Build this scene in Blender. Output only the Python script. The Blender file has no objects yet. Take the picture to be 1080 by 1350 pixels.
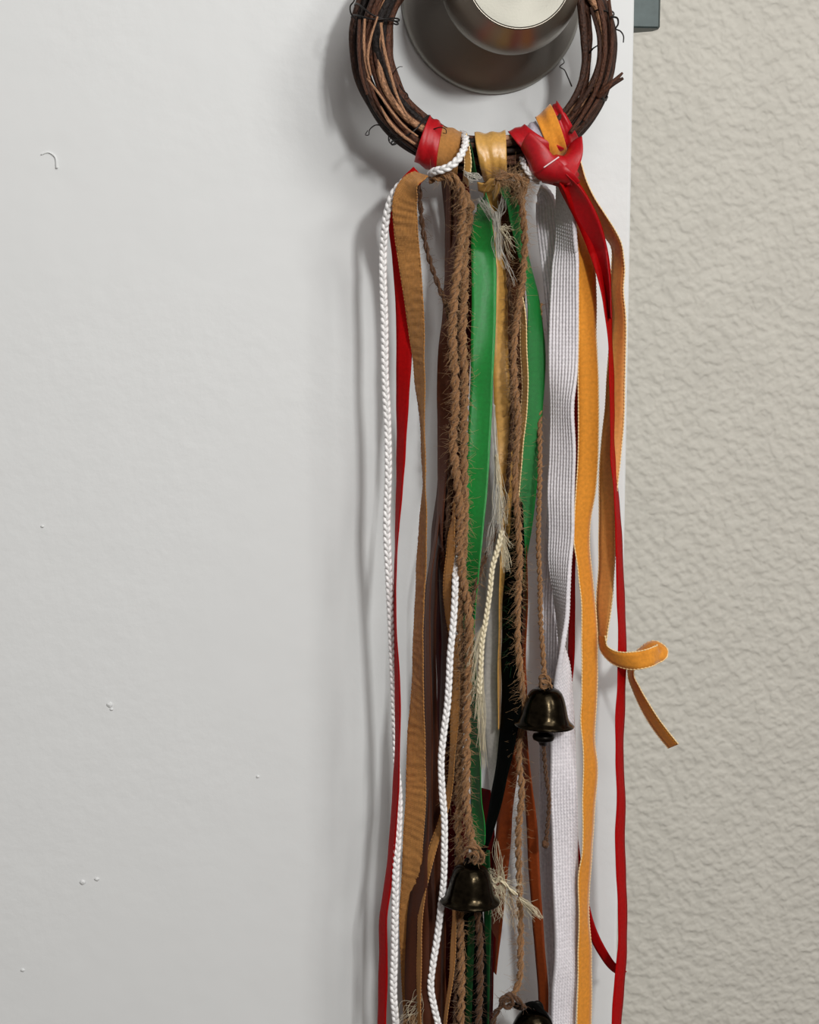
import bpy, math, random
import numpy as np
from mathutils import Vector, Matrix, noise

random.seed(7); rng = np.random.default_rng(7)
SC = bpy.context.scene
COL = SC.collection
PI = math.pi

# ------------------------------------------------------------------ camera
F = 2158.0                     # focal length in pixels of the 1080x1350 frame
D = 0.60                       # camera to door plane, metres
PITCH = math.atan(301 / F)
YAW = math.atan(264 / F * math.cos(PITCH))
CAM = np.array([0.0, -D, 0.0])
RIGHT = np.array([math.cos(YAW), -math.sin(YAW), 0.0])
FWD = np.array([math.sin(YAW) * math.cos(PITCH), math.cos(YAW) * math.cos(PITCH), -math.sin(PITCH)])
UP = np.array([math.sin(YAW) * math.sin(PITCH), math.cos(YAW) * math.sin(PITCH), math.cos(PITCH)])
cd = bpy.data.cameras.new('camera'); cam = bpy.data.objects.new('camera', cd); COL.objects.link(cam)
cd.sensor_fit = 'VERTICAL'; cd.sensor_height = 24.0; cd.lens = 24.0 * F / 1350.0
cd.clip_start = 0.01; cd.clip_end = 50
cam.location = CAM
cam.rotation_euler = (PI / 2 - PITCH, 0, -YAW)
SC.camera = cam

# ------------------------------------------------------------------ light
world = bpy.data.worlds.new('room_light'); SC.world = world; world.use_nodes = True
bg = world.node_tree.nodes['Background']; bg.inputs[0].default_value = (1.0, 0.93, 0.91, 1); bg.inputs[1].default_value = 0.27

def area_light(name, loc, target, size, power, color=(1, 1, 1)):
    l = bpy.data.lights.new(name, 'AREA'); l.shape = 'RECTANGLE'; l.size, l.size_y = size; l.energy = power; l.color = color
    o = bpy.data.objects.new(name, l); COL.objects.link(o); o.location = loc
    o.rotation_euler = (Vector(target) - Vector(loc)).to_track_quat('-Z', 'Y').to_euler()
    return o
area_light('ceiling_lamp', (0.34, -1.06, 0.36), (0.05, 0, -0.08), (0.09, 0.10), 5.6, (1.0, 0.995, 0.985))
area_light('hall_lamp', (0.85, -1.0, 0.5), (0.08, 0, -0.1), (0.25, 0.2), 3.0, (1.0, 0.99, 0.97))
area_light('fill_panel', (0.45, -1.1, 0.95), (0.05, 0, 0.0), (1.0, 0.8), 8.5, (1.0, 0.975, 0.955))  # added soft fill, standing in for light bounced off the ceiling

SC.view_settings.view_transform = 'Standard'; SC.view_settings.look = 'None'
SC.view_settings.gamma = 1.0; SC.view_settings.use_curve_mapping = False
SC.view_settings.exposure = 0.0

# ------------------------------------------------------------------ helpers
def lin(c):
    return tuple((v / 12.92 if v <= 0.04045 else ((v + 0.055) / 1.055) ** 2.4) for v in [x / 255 for x in c])

def P(px, py, d):
    """point(s) seen at pixel px,py, standing d millimetres in front of the door face"""
    px, py, d = np.broadcast_arrays(np.asarray(px, float), np.asarray(py, float), np.asarray(d, float))
    dirs = RIGHT * ((px - 540) / F)[..., None] + UP * ((675 - py) / F)[..., None] + FWD
    t = (D - d / 1000.0) / dirs[..., 1]
    return CAM + dirs * t[..., None]
MM = D / F                     # metres per pixel at the door

def hang(y, d):
    """the strands drop from the wreath's front and swing in towards the door"""
    return d * np.interp(y, [235, 330, 700, 1100, 1350], [1, .76, .82, .92, .96])

def norm(a):
    return a / np.maximum(np.linalg.norm(a, axis=-1, keepdims=True), 1e-12)

def tag(o, label=None, cat=None, group=None, kind=None):
    if label: o['label'] = label
    if cat: o['category'] = cat
    if group: o['group'] = group
    if kind: o['kind'] = kind
    return o

class MB:
    """collects quads/tris and makes one mesh object"""
    def __init__(s): s.v = []; s.q = []; s.uv = []; s.n = 0; s.mi = []
    def grid(s, pts, uv=None, wrap=False, mat=0):
        """pts (R,C,3) -> quads; wrap closes the C direction"""
        R, C = pts.shape[:2]
        if uv is None: uv = np.stack(np.meshgrid(np.arange(C) / max(C - 1, 1), np.arange(R) / max(R - 1, 1)), -1)
        r = np.arange(R - 1)[:, None]; c = np.arange(C if wrap else C - 1)[None, :]
        c2 = (c + 1) % C
        q = np.stack([r * C + c, r * C + c2, (r + 1) * C + c2, (r + 1) * C + c], -1).reshape(-1, 4) + s.n
        s.v.append(pts.reshape(-1, 3)); s.q.append(q); s.uv.append(uv.reshape(-1, 2)); s.n += R * C
        s.mi.append(np.full(len(q), mat))
    def tube(s, pts, rad, k=6, v0=0.0, phase=0.0, flat=1.0, cap=True, mat=0):
        pts = np.asarray(pts, float); n = len(pts)
        rad = np.broadcast_to(np.asarray(rad, float), (n,)).copy()
        T = norm(np.gradient(pts, axis=0))
        ref = np.array([0.31, 0.9, 0.29]); A = norm(np.cross(T, ref)); B = np.cross(T, A)
        a = np.arange(k) / k * 2 * PI + phase
        if cap:
            pts = np.concatenate([pts[:1], pts, pts[-1:]]); A = np.concatenate([A[:1], A, A[-1:]]); B = np.concatenate([B[:1], B, B[-1:]])
            rad = np.concatenate([[rad[0] * .02], rad, [rad[-1] * .02]])
        ring = pts[:, None] + (A[:, None] * np.cos(a)[None, :, None] + B[:, None] * np.sin(a)[None, :, None] * flat) * rad[:, None, None]
        L = np.concatenate([[0], np.cumsum(np.linalg.norm(np.diff(pts, axis=0), axis=1))]) * 1000 + v0
        uv = np.stack(np.broadcast_arrays((np.arange(k) / k)[None, :], L[:, None]), -1)
        s.grid(ring, uv, wrap=True, mat=mat)
    def lathe(s, origin, axis, prof, k=48, mat=0):
        axis = norm(np.asarray(axis, float)); a1 = norm(np.cross(axis, [0.3, 0.2, 0.9])); a2 = np.cross(axis, a1)
        prof = np.asarray(prof, float); a = np.arange(k) / k * 2 * PI
        ring = np.asarray(origin) + prof[:, 1][:, None, None] * axis + prof[:, 0][:, None, None] * (a1 * np.cos(a)[:, None] + a2 * np.sin(a)[:, None])[None]
        s.grid(ring, None, wrap=True, mat=mat)
    def build(s, name, mats, parent=None, smooth=True):
        v = np.concatenate(s.v); q = np.concatenate(s.q); uv = np.concatenate(s.uv)
        me = bpy.data.meshes.new(name)
        me.vertices.add(len(v)); me.vertices.foreach_set('co', v.astype(np.float32).ravel())
        me.loops.add(q.size); me.loops.foreach_set('vertex_index', q.astype(np.int32).ravel())
        me.polygons.add(len(q)); me.polygons.foreach_set('loop_start', (np.arange(len(q)) * 4).astype(np.int32))
        me.update(calc_edges=True)
        l = me.uv_layers.new(name='UVMap'); l.data.foreach_set('uv', uv[q.ravel()].astype(np.float32).ravel())
        if not isinstance(mats, (list, tuple)): mats = [mats]
        for m in mats: me.materials.append(m)
        me.polygons.foreach_set('material_index', np.concatenate(s.mi).astype(np.int32))
        me.polygons.foreach_set('use_smooth', np.full(len(q), smooth))
        me.validate(); me.update()
        o = bpy.data.objects.new(name, me); COL.objects.link(o)
        if parent is not None: o.parent = parent
        return o

def centre_origin(o):
    """move a top-level mesh's origin to its own middle, keeping children where they are"""
    me = o.data; n = len(me.vertices); co = np.empty(n * 3, np.float32); me.vertices.foreach_get('co', co); co = co.reshape(-1, 3)
    c = (co.min(0) + co.max(0)) / 2
    me.vertices.foreach_set('co', (co - c).ravel()); o.location = c.tolist(); me.update()
    for ch in o.children: ch.matrix_parent_inverse = Matrix.Translation((-Vector(c.tolist())))

def smooth_path(keys, step=3.0):
    """Catmull-Rom through rows (x,y,...) resampled about every `step` pixels"""
    K = np.asarray(keys, float)
    if len(K) == 2: K = np.array([K[0], K.mean(0), K[1]])
    Kp = np.concatenate([[2 * K[0] - K[1]], K, [2 * K[-1] - K[-2]]])
    seg = np.linalg.norm(np.diff(K[:, :2], axis=0), axis=1)
    out = []
    for i in range(len(K) - 1):
        p0, p1, p2, p3 = Kp[i:i + 4]
        n = max(2, int(math.ceil(seg[i] / step)))
        d0 = max(np.linalg.norm((p1 - p0)[:2]), 1e-3); d1 = max(seg[i], 1e-3); d2 = max(np.linalg.norm((p3 - p2)[:2]), 1e-3)
        m1 = ((p2 - p1) / d1 * d0 + (p1 - p0) / d0 * d1) / (d0 + d1) * d1
        m2 = ((p3 - p2) / d2 * d1 + (p2 - p1) / d1 * d2) / (d1 + d2) * d1
        t = np.arange(n + (i == len(K) - 2))[:, None] / n
        out.append((2 * t ** 3 - 3 * t ** 2 + 1) * p1 + (t ** 3 - 2 * t ** 2 + t) * m1 + (-2 * t ** 3 + 3 * t ** 2) * p2 + (t ** 3 - t ** 2) * m2)
    return np.concatenate(out)

def wob(n, scale, seed):
    """smooth 1-D noise, n samples, roughly +-1"""
    return np.array([noise.noise(Vector((i / scale, seed * 7.31, 2.7))) for i in range(n)]) * 1.6

# ------------------------------------------------------------------ materials
def mat(name, color, rough=0.6, metal=0.0, spec=0.4, sheen=0.0, build=None, aniso=0.0):
    m = bpy.data.materials.new(name); m.use_nodes = True; nt = m.node_tree; b = nt.nodes['Principled BSDF']
    c = lin(color)
    b.inputs['Base Color'].default_value = (*c, 1); b.inputs['Roughness'].default_value = rough; b.inputs['Metallic'].default_value = metal
    b.inputs['Specular IOR Level'].default_value = spec
    if sheen: b.inputs['Sheen Weight'].default_value = sheen; b.inputs['Sheen Roughness'].default_value = 0.4
    if aniso: b.inputs['Anisotropic'].default_value = aniso
    if build: build(nt, b, c)
    return m
def N(nt, t, **kw):
    n = nt.nodes.new(t)
    for k, v in kw.items():
        if k in n.inputs: n.inputs[k].default_value = v
        else: setattr(n, k, v)
    return n
def coords(nt, src='UV', scale=(1, 1, 1)):
    tc = nt.nodes.new('ShaderNodeTexCoord'); mp = nt.nodes.new('ShaderNodeMapping'); mp.inputs['Scale'].default_value = scale
    nt.links.new(tc.outputs[src], mp.inputs['Vector']); return mp.outputs['Vector']
def mottle(nt, b, c, vec, scale, lo, hi, detail=3):
    n = N(nt, 'ShaderNodeTexNoise', Scale=scale, Detail=detail); nt.links.new(vec, n.inputs['Vector'])
    r = nt.nodes.new('ShaderNodeValToRGB'); e = r.color_ramp.elements
    e[0].position = .3; e[1].position = .7
    e[0].color = (*[min(1, x * lo) for x in c], 1); e[1].color = (*[min(1, x * hi) for x in c], 1)
    nt.links.new(n.outputs[0], r.inputs[0]); nt.links.new(r.outputs[0], b.inputs['Base Color']); return n
def bump(nt, b, h, strength, dist):
    bp = N(nt, 'ShaderNodeBump', Strength=strength, Distance=dist)
    nt.links.new(h, bp.inputs['Height']); nt.links.new(bp.outputs[0], b.inputs['Normal']); return bp

def fabric(name, color, rough=0.45, spec=0.5, sheen=0.2, weave=(2.0, 2.0), amount=0.25, diag=0.0, aniso=0.0, trans=0.0):
    """ribbon cloth: fine woven relief in the ribbon's own millimetres"""
    def bld(nt, b, c):
        v = coords(nt, 'UV')
        mottle(nt, b, c, v, .8, .86, 1.1)
        mp = nt.nodes.new('ShaderNodeMapping'); mp.inputs['Rotation'].default_value = (0, 0, diag); nt.links.new(v, mp.inputs['Vector'])
        w1 = N(nt, 'ShaderNodeTexWave', Scale=weave[0]); w1.bands_direction = 'X'; nt.links.new(mp.outputs[0], w1.inputs['Vector'])
        w2 = N(nt, 'ShaderNodeTexWave', Scale=weave[1]); w2.bands_direction = 'Y'; nt.links.new(mp.outputs[0], w2.inputs['Vector'])
        mx = N(nt, 'ShaderNodeMath', operation='ADD'); nt.links.new(w1.outputs['Fac'], mx.inputs[0]); nt.links.new(w2.outputs['Fac'], mx.inputs[1])
        bump(nt, b, mx.outputs[0], amount, 0.0001)
        if trans:
            b.inputs['Transmission Weight'].default_value = 0
    return mat(name, color, rough, 0, spec, sheen, bld, aniso)

def fibre_mat(name, color, lo=.42, hi=1.5, rough=.7, spec=.3, sheen=.2):
    def bld(nt, b, c):
        v = coords(nt, 'UV', (7, .55, 1))
        n = mottle(nt, b, c, v, 1.6, lo, hi, 3)
        bump(nt, b, n.outputs[0], .6, .0004)
    return mat(name, color, rough, 0, spec, sheen, bld)

def door_paint(nt, b, c):
    v = coords(nt, 'Object')
    n1 = N(nt, 'ShaderNodeTexNoise', Scale=230, Detail=3, Roughness=.5); nt.links.new(v, n1.inputs['Vector'])
    n2 = N(nt, 'ShaderNodeTexNoise', Scale=45, Detail=2); nt.links.new(v, n2.inputs['Vector'])
    n3 = N(nt, 'ShaderNodeTexNoise', Scale=9, Detail=1); nt.links.new(v, n3.inputs['Vector'])
    mr = N(nt, 'ShaderNodeMapRange'); mr.inputs['From Min'].default_value = .4; mr.inputs['From Max'].default_value = .62
    nt.links.new(n3.outputs[0], mr.inputs[0])
    a = N(nt, 'ShaderNodeMath', operation='MULTIPLY'); nt.links.new(n1.outputs[0], a.inputs[0]); nt.links.new(mr.outputs[0], a.inputs[1])
    s = N(nt, 'ShaderNodeMath', operation='MULTIPLY_ADD'); s.inputs[1].default_value = 2.2
    nt.links.new(n2.outputs[0], s.inputs[0]); nt.links.new(a.outputs[0], s.inputs[2])
    bump(nt, b, s.outputs[0], .3, .0006)
M = {}
M['door'] = mat('white_door_paint', (220, 222, 221), .5, 0, .25, build=door_paint)
def wall_tex(nt, b, c):
    v = coords(nt, 'Object'); 
    rot = nt.nodes.new('ShaderNodeMapping'); rot.inputs['Rotation'].default_value = (0, .6, 0); rot.inputs['Scale'].default_value = (1, 1, 1.1); nt.links.new(v, rot.inputs['Vector'])
    n1 = N(nt, 'ShaderNodeTexNoise', Scale=225, Detail=1.2, Roughness=.45, Distortion=.1); nt.links.new(rot.outputs[0], n1.inputs['Vector'])
    mr = N(nt, 'ShaderNodeMapRange', interpolation_type='SMOOTHSTEP'); mr.inputs['From Min'].default_value = .3; mr.inputs['From Max'].default_value = .72
    nt.links.new(n1.outputs[0], mr.inputs[0])
    n2 = N(nt, 'ShaderNodeTexNoise', Scale=80, Detail=2); nt.links.new(rot.outputs[0], n2.inputs['Vector'])
    s = N(nt, 'ShaderNodeMath', operation='MULTIPLY_ADD'); s.inputs[1].default_value = 1.0
    nt.links.new(n2.outputs[0], s.inputs[0]); nt.links.new(mr.outputs[0], s.inputs[2])
    bump(nt, b, s.outputs[0], .48, .0011)
    n3 = mottle(nt, b, c, v, 40, .97, 1.03)
M['wall'] = mat('greige_wall_texture', (196, 193, 183), .75, 0, .2, build=wall_tex)
M['floor'] = mat('beige_carpet', (92, 80, 66), .95, 0, .1, build=lambda nt, b, c: mottle(nt, b, c, coords(nt, 'Object'), 300, .8, 1.2))

def brushed(nt, b, c):
    v = coords(nt, 'Object')
    n = N(nt, 'ShaderNodeTexNoise', Scale=1400, Detail=2); nt.links.new(v, n.inputs['Vector'])
    bump(nt, b, n.outputs[0], .12, .0002)
    t = nt.nodes.new('ShaderNodeTangent'); t.direction_type = 'RADIAL'; t.axis = 'Z'; nt.links.new(t.outputs[0], b.inputs['Tangent'])
M['nickel'] = mat('satin_nickel', (134, 132, 123), .5, 1, .5, build=brushed, aniso=.8)
M['nickel_side'] = mat('satin_nickel_side', (140, 134, 124), .36, 1, .5, build=brushed, aniso=.3)
M['nickel_dark'] = mat('satin_nickel_rose', (164, 161, 154), .48, 1, .5, build=brushed, aniso=.4)
M['latch'] = mat('latch_zinc', (66, 77, 76), .5, .3, .5, build=lambda nt, b, c: mottle(nt, b, c, coords(nt, 'Object'), 300, .85, 1.1))
def bronze(nt, b, c):
    n = mottle(nt, b, c, coords(nt, 'Object'), 420, .35, 1.3, 4); bump(nt, b, n.outputs[0], .25, .0003)
M['bronze'] = mat('aged_bronze', (42, 36, 26), .2, 1, .5, build=bronze)
M['bronze_black'] = mat('blackened_bronze', (26, 22, 17), .4, .8, .4, build=bronze)

M['red'] = fabric('red_satin', (176, 8, 22), .38, .5, .0, (3, 3), .15, .5)
M['red_deep'] = fabric('deep_red_satin', (165, 5, 7), .6, .08, .0, (3, 3), .15, .5)
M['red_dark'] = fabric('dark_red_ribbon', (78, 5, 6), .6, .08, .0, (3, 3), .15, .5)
M['tan'] = fabric('tan_grosgrain', (190, 132, 68), .6, .3, .1, (.9, 1.1), .9)
M['gold'] = fabric('gold_satin', (212, 160, 82), .36, .6, .1, (3, 3), .15, .6)
M['gold_wrap'] = fabric('shiny_gold_satin', (205, 156, 80), .25, .8, .1, (3, 3), .15, .6)
M['amber'] = fabric('amber_velvet', (216, 140, 46), .85, .2, .35, (2, 2), .2)
M['amber_back'] = fabric('amber_satin', (216, 148, 76), .5, .4, .1, (3, 3), .2)
M['rust'] = fabric('rust_satin', (132, 56, 16), .55, .3, .0, (3, 3), .15)
M['brown'] = fabric('brown_shaded_gold_satin', (92, 48, 24), .6, .3, .0, (3, 3), .2)  # brown of the slim strip; elsewhere gold ribbon with shade in its colour
M['umber'] = fabric('shade_brown_satin', (70, 32, 12), .6, .3, .0, (3, 3), .2)  # carries the shade on the rear and lower left ribbons
M['green_second'] = fabric('leaf_green_satin', (8, 116, 44), .42, .5, .0, (3.2, 3.2), .35, .7)
M['green'] = fabric('green_satin', (10, 142, 52), .26, .9, .1, (3.2, 3.2), .35, .7)
M['green_in_shade'] = fabric('shaded_green_ribbon', (4, 7, 5), .9, .05, .0, (3, 3), .2)  # near-black tone that puts deep shade into the green ribbon
M['green_mid'] = fabric('dark_or_shaded_green_satin', (12, 70, 30), .5, .4, .0, (3, 3), .2)
M['black'] = fabric('black_ribbon', (8, 7, 6), .8, .15, .0, (3, 3), .2)
M['knit'] = fabric('white_knit', (224, 220, 223), .5, .4, .3, (1.2, 1.2), .15)
M['added_pale'] = fabric('added_pale_satin', (206, 200, 192), .4, .4, .1, (3, 3), .15)
M['lilac'] = fabric('pale_lilac_satin', (190, 182, 192), .4, .5, .1, (3, 3), .15)
M['cord'] = mat('white_silky_cord', (236, 234, 232), .32, 0, .6, .2, build=lambda nt, b, c: mottle(nt, b, c, coords(nt, 'Object'), 700, .85, 1.05))
M['silk'] = mat('champagne_silk_fibre', (216, 204, 172), .35, 0, .6, .2)
M['silk_grey'] = mat('grey_silk_fibre', (196, 192, 180), .4, 0, .6, .2)
M['jute'] = fibre_mat('brown_jute', (146, 106, 68))
M['jute_fuzz'] = fibre_mat('jute_fibre', (182, 142, 98))
M['jute_dark'] = fibre_mat('dark_brown_jute', (88, 58, 34))
M['jute_fuzz_dark'] = fibre_mat('dark_jute_fibre', (108, 74, 50))
M['stitch'] = mat('pale_gold_stitching', (238, 206, 150), .6, 0, .3, .2)
M['stitch_white'] = mat('white_stitching', (232, 205, 205), .5, 0, .4, .2)
M['wire'] = mat('black_wire', (26, 22, 20), .5, .3, .5)
def bark(nt, b, c):
    v = coords(nt, 'UV', (5, .35, 1))
    n = mottle(nt, b, c, v, 2.2, .35, 1.5, 4); bump(nt, b, n.outputs[0], .8, .0008)
VINES = [mat('vine_bark_%s' % w, c, .62, 0, .35, .0, build=bark) for w, c in
         (('umber', (46, 27, 18)), ('brown', (62, 37, 24)), ('russet', (82, 48, 30)), ('pale', (178, 132, 98)), ('black', (24, 15, 11)))]

# ------------------------------------------------------------------ setting
def box_obj(name, lo, hi, m, parent=None):
    lo = np.array(lo, float); hi = np.array(hi, float); mb = MB()
    c = np.array([[x, y, z] for z in (0, 1) for y in (0, 1) for x in (0, 1)], float) * (hi - lo) + lo
    mb.v = [c]; mb.n = 8; mb.uv = [c[:, [0, 2]]]
    mb.q = [np.array([[0, 2, 3, 1], [4, 5, 7, 6], [0, 1, 5, 4], [2, 6, 7, 3], [0, 4, 6, 2], [1, 3, 7, 5]])]; mb.mi = [np.zeros(6)]
    return mb.build(name, m, parent, smooth=False)
EDGE_X = float(P(825, 675, 0)[0])
Z0 = -0.93
door = box_obj('door_1', (EDGE_X - 0.76, 0, Z0 + .012), (EDGE_X, 0.035, 1.07), M['door'])
bv = door.modifiers.new('bevel', 'BEVEL'); bv.width = .0014; bv.segments = 3
tag(door, 'smooth white painted door with a satin nickel knob', kind='structure')
WALL_Y = 0.075
wall = box_obj('wall_back', (-1.2, WALL_Y, Z0), (1.3, WALL_Y + .1, 1.45), M['wall']); tag(wall, 'pale greige wall with orange peel texture behind the door', kind='structure')
floor = box_obj('floor', (-2.5, -4.0, Z0 - .02), (2.5, WALL_Y + .1, Z0), M['floor']); tag(floor, 'beige carpet floor below the door', kind='structure')

# latch bolt standing out of the door's edge
lt = P(845, 30, 0); zt = P(845, -62, 0)[2]; zb = P(845, 31, 0)[2]; lx = P(866, 10, -17)[0]
mb = MB(); ys = np.linspace(.011, .025, 8)
prof = [(EDGE_X - .004, .010), (lx - .0012, .010), (lx - .0003, .011), (lx, .013), (lx - .001, .018), (EDGE_X + .001, .026), (EDGE_X - .004, .026)]
ring = np.array([[[x, y, z] for x, y in prof] for z in (zb, zb + .0006, zt - .0006, zt)], float)
cc = ring.mean(1, keepdims=True); ring[0] = cc[0] + (ring[0] - cc[0]) * .94; ring[3] = cc[3] + (ring[3] - cc[3]) * .94
ring = np.concatenate([cc[:1] + (ring[:1] - cc[:1]) * .01, ring, cc[-1:] + (ring[-1:] - cc[-1:]) * .01])
mb.grid(ring, None, wrap=True)
lb = mb.build('latch_bolt', M['latch'], door, smooth=False); tag(lb, 'grey latch bolt sticking out of the door edge')

# door knob: rose, neck, knob body and face, axis pointing away from the door
KC = P(648, 2, 0)
AX = np.array([0.0, -1.0, 0.0])
def knob_part(name, prof, m, parent, k=96):
    mb = MB(); pr = np.array(prof, float) / 1000.0; mb.lathe(np.zeros(3), (0, 0, 1), pr, k)
    o = mb.build(name, m, parent); return o
kn = knob_part('door_knob', [(0.01, 37), (21, 37), (23.2, 37.3), (23.8, 38.0), (23.7, 39.0), (22.6, 43), (20.6, 47.5), (18.9, 51), (17.9, 53.4), (17.75, 53.8), (17.4, 53.9), (17.2, 53.7), (16, 53.2)], M['nickel_side'], None)
face = knob_part('knob_face', [(17.3, 53.6), (17.2, 53.85), (16.9, 53.85), (13, 53.5), (7, 53.25), (.01, 53.2)], M['nickel'], kn); tag(face, 'bright brushed face of the knob')
kn.location = KC; kn.rotation_euler = (PI / 2, 0, 0)
kn.parent = door; tag(kn, 'flared satin nickel door knob')
rose = knob_part('rose', [(32.6, .2), (32.6, 1.2), (32.2, 2.4), (31.2, 3.3), (28, 4.8), (24, 6.6), (20, 8.4), (16.5, 10.0), (14.5, 11.2), (13.4, 13)], M['nickel_dark'], kn)
neck = knob_part('neck', [(13.6, 11), (12.4, 13), (12.0, 18), (12.0, 30), (13.5, 34), (19, 36.5), (21, 37.2)], M['nickel'], kn)

# specks in the paint
def blob(name, px, py, d, rx, ry, rz, m, parent, seed, rot=0):
    mb = MB(); U, V = 14, 10
    th = np.linspace(.02, PI - .02, V)[:, None]; ph = (np.arange(U) / U * 2 * PI)[None, :]
    q = np.stack([np.sin(th) * np.cos(ph), np.cos(th) + 0 * ph, np.sin(th) * np.sin(ph)], -1)
    nz = np.array([[noise.noise(Vector((q[i, j] * 1.7 + seed).tolist())) for j in range(U)] for i in range(V)])
    q = q * (1 + .35 * nz)[..., None]
    x, z = q[..., 0] * rx, q[..., 2] * rz
    q2 = np.stack([x * math.cos(rot) - z * math.sin(rot), q[..., 1] * ry, x * math.sin(rot) + z * math.cos(rot)], -1)
    mb.grid(P(px, py, hang(py, d)) + q2, None, wrap=True)
    return mb.build(name, m, parent)
for i, (x, y, r) in enumerate([(145, 929, .0012), (340, 1024, .0006), (109, 1163, .0011), (128, 1159, .0009), (147, 935, .0006), (56, 694, .0006), (30, 1279, .0008)]):
    blob('paint_speck', x, y, .1, r, .0004, r * .8, M['door'], door, i)
mb = MB(); cr = smooth_path([(54, 204), (64, 201), (72, 206), (75, 222)], 2)
q = P(cr[:, 0], cr[:, 1], .2); mb.tube(q, np.linspace(.0002, .00045, len(q)), 6); mb.build('paint_ridge', M['door'], door)

# ------------------------------------------------------------------ strand builders
def to_world(path):
    return P(path[:, 0], path[:, 1], hang(path[:, 1], path[:, 2]))

def ribbon(name, keys, W, m, parent=None, step=3.0, relief=None, sym=False, cols=5, flip=1, cup=.0, thick=.00022, edge=None, seed=1, wave=.5, front=None):
    """keys: x, y, depth mm, apparent width px (negative shows the back). W: real width px. edge: material of the stitched edging"""
    K = np.array([(k[0], k[1], k[2], math.acos(max(-1, min(1, k[3] / W)))) for k in keys], float)
    p = smooth_path(K, step); n = len(p)
    p[:, 2] += wob(n, 60 / step, seed) * wave
    ang = np.clip(p[:, 3], 0, PI) * flip + wob(n, 45 / step, seed + 3.3) * .07
    c = to_world(p); T = norm(np.gradient(c, axis=0))
    Vv = norm(c - CAM); S = norm(np.cross(Vv, T)); Nn = np.cross(T, S)
    w = W * (D - hang(p[:, 1], p[:, 2]) / 1000) / F / FWD[1]
    side = S * np.cos(ang)[:, None] + Nn * np.sin(ang)[:, None]; nrm = np.cross(side, T)
    L = np.concatenate([[0], np.cumsum(np.linalg.norm(np.diff(c, axis=0), axis=1))]) * 1000
    u = np.linspace(-.5, .5, cols)
    pts = c[:, None] + side[:, None] * (u[None, :] * w[:, None])[..., None]
    um = np.broadcast_to((u[None, :] + .5) * w[:, None] * 1000, (n, cols)); vm = np.broadcast_to(L[:, None], (n, cols))
    h = np.zeros((n, cols)) + cup * (u ** 2 - .08)[None, :] * 4 * w[:, None]
    if relief is not None: h = h + relief(um, vm, u)
    fr = pts + nrm[:, None] * (thick / 2 + h)[..., None]; bk = pts + nrm[:, None] * (-thick / 2 + (-1.7 * h if sym else h))[..., None]
    loop = np.concatenate([fr, bk[:, ::-1]], 1)
    uv = np.stack([np.concatenate([um, um[:, ::-1]], 1), np.concatenate([vm, vm[:, ::-1]], 1)], -1)
    # close the ends
    mid = loop.mean(1, keepdims=True)
    loop = np.concatenate([mid[:1] + (loop[:1] - mid[:1]) * .999, loop, mid[-1:] + (loop[-1:] - mid[-1:]) * .999]); uv = np.concatenate([uv[:1], uv, uv[-1:]])
    mb = MB(); mb.grid(loop, uv, wrap=True)
    o = mb.build(name, m, parent)
    if edge is not None:
        for sgn in (-.5, .5):
            e = c + side * (sgn * w)[:, None]
            t = np.arange(0, L[-1], .22); ex = np.stack([np.interp(t, L, e[:, i]) for i in range(3)], -1)
            r = .00017 + .00016 * (0.5 + .5 * np.sin(t / 1.25 * 2 * PI)) ** 2
            eb = MB(); eb.tube(ex, r, 5); eb.build('stitched_edge', edge, o)
    return o

def braid(name, keys, wpx, m, parent=None, pitch=9.0):
    """three-strand braided cord; wpx overall width"""
    p = smooth_path(keys, 1.6); c = to_world(p); n = len(p)
    T = norm(np.gradient(c, axis=0)); Vv = norm(c - CAM); S = norm(np.cross(Vv, T)); Nn = np.cross(T, S)
    L = np.concatenate([[0], np.cumsum(np.linalg.norm(np.diff(c, axis=0), axis=1))])
    w = wpx * MM * .94; ph = L / (pitch * MM * 3 * .94) * 2 * PI
    jit = 1 + .08 * wob(n, 30, 4)
    mb = MB()
    for k in range(3):
        a = ph + k * 2 * PI / 3
        q = c + S * (np.sin(a) * w * .27 * jit)[:, None] + Nn * (np.sin(2 * a) * w * .16)[:, None]
        mb.tube(q, w * .218, 6)
    return mb.build(name, m, parent)

def fuzz_mesh(name, c, n, length, m, parent=None, rad=.00006, spread=1.0, base=.0012, seed=0, droop=.25, kind='stuff', sides=3):
    """stray fibres springing from the line c"""
    g = np.random.default_rng(seed + 11); mb = MB(); T = norm(np.gradient(c, axis=0))
    for _ in range(n):
        i = g.integers(0, len(c)); t = T[i]; r = norm(g.normal(size=3)); r = norm(r - t * (r @ t) * .9)
        s = c[i] + r * base * g.uniform(.2, 1); Lf = length * g.uniform(.35, 1.3)
        d1 = norm(r * spread + t * g.uniform(-.6, 1.3)); d2 = norm(d1 + g.normal(size=3) * .7 + np.array([0, 0, -droop]))
        k = np.linspace(0, 1, 5)[:, None]
        q = s + d1 * k * Lf * .6 + d2 * k ** 2 * Lf * .5 + g.normal(size=(5, 3)) * Lf * .03
        mb.tube(q, rad * np.linspace(1.2, .5, 5), sides, cap=False)
    o = mb.build(name, m, parent); o['kind'] = kind; return o

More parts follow.
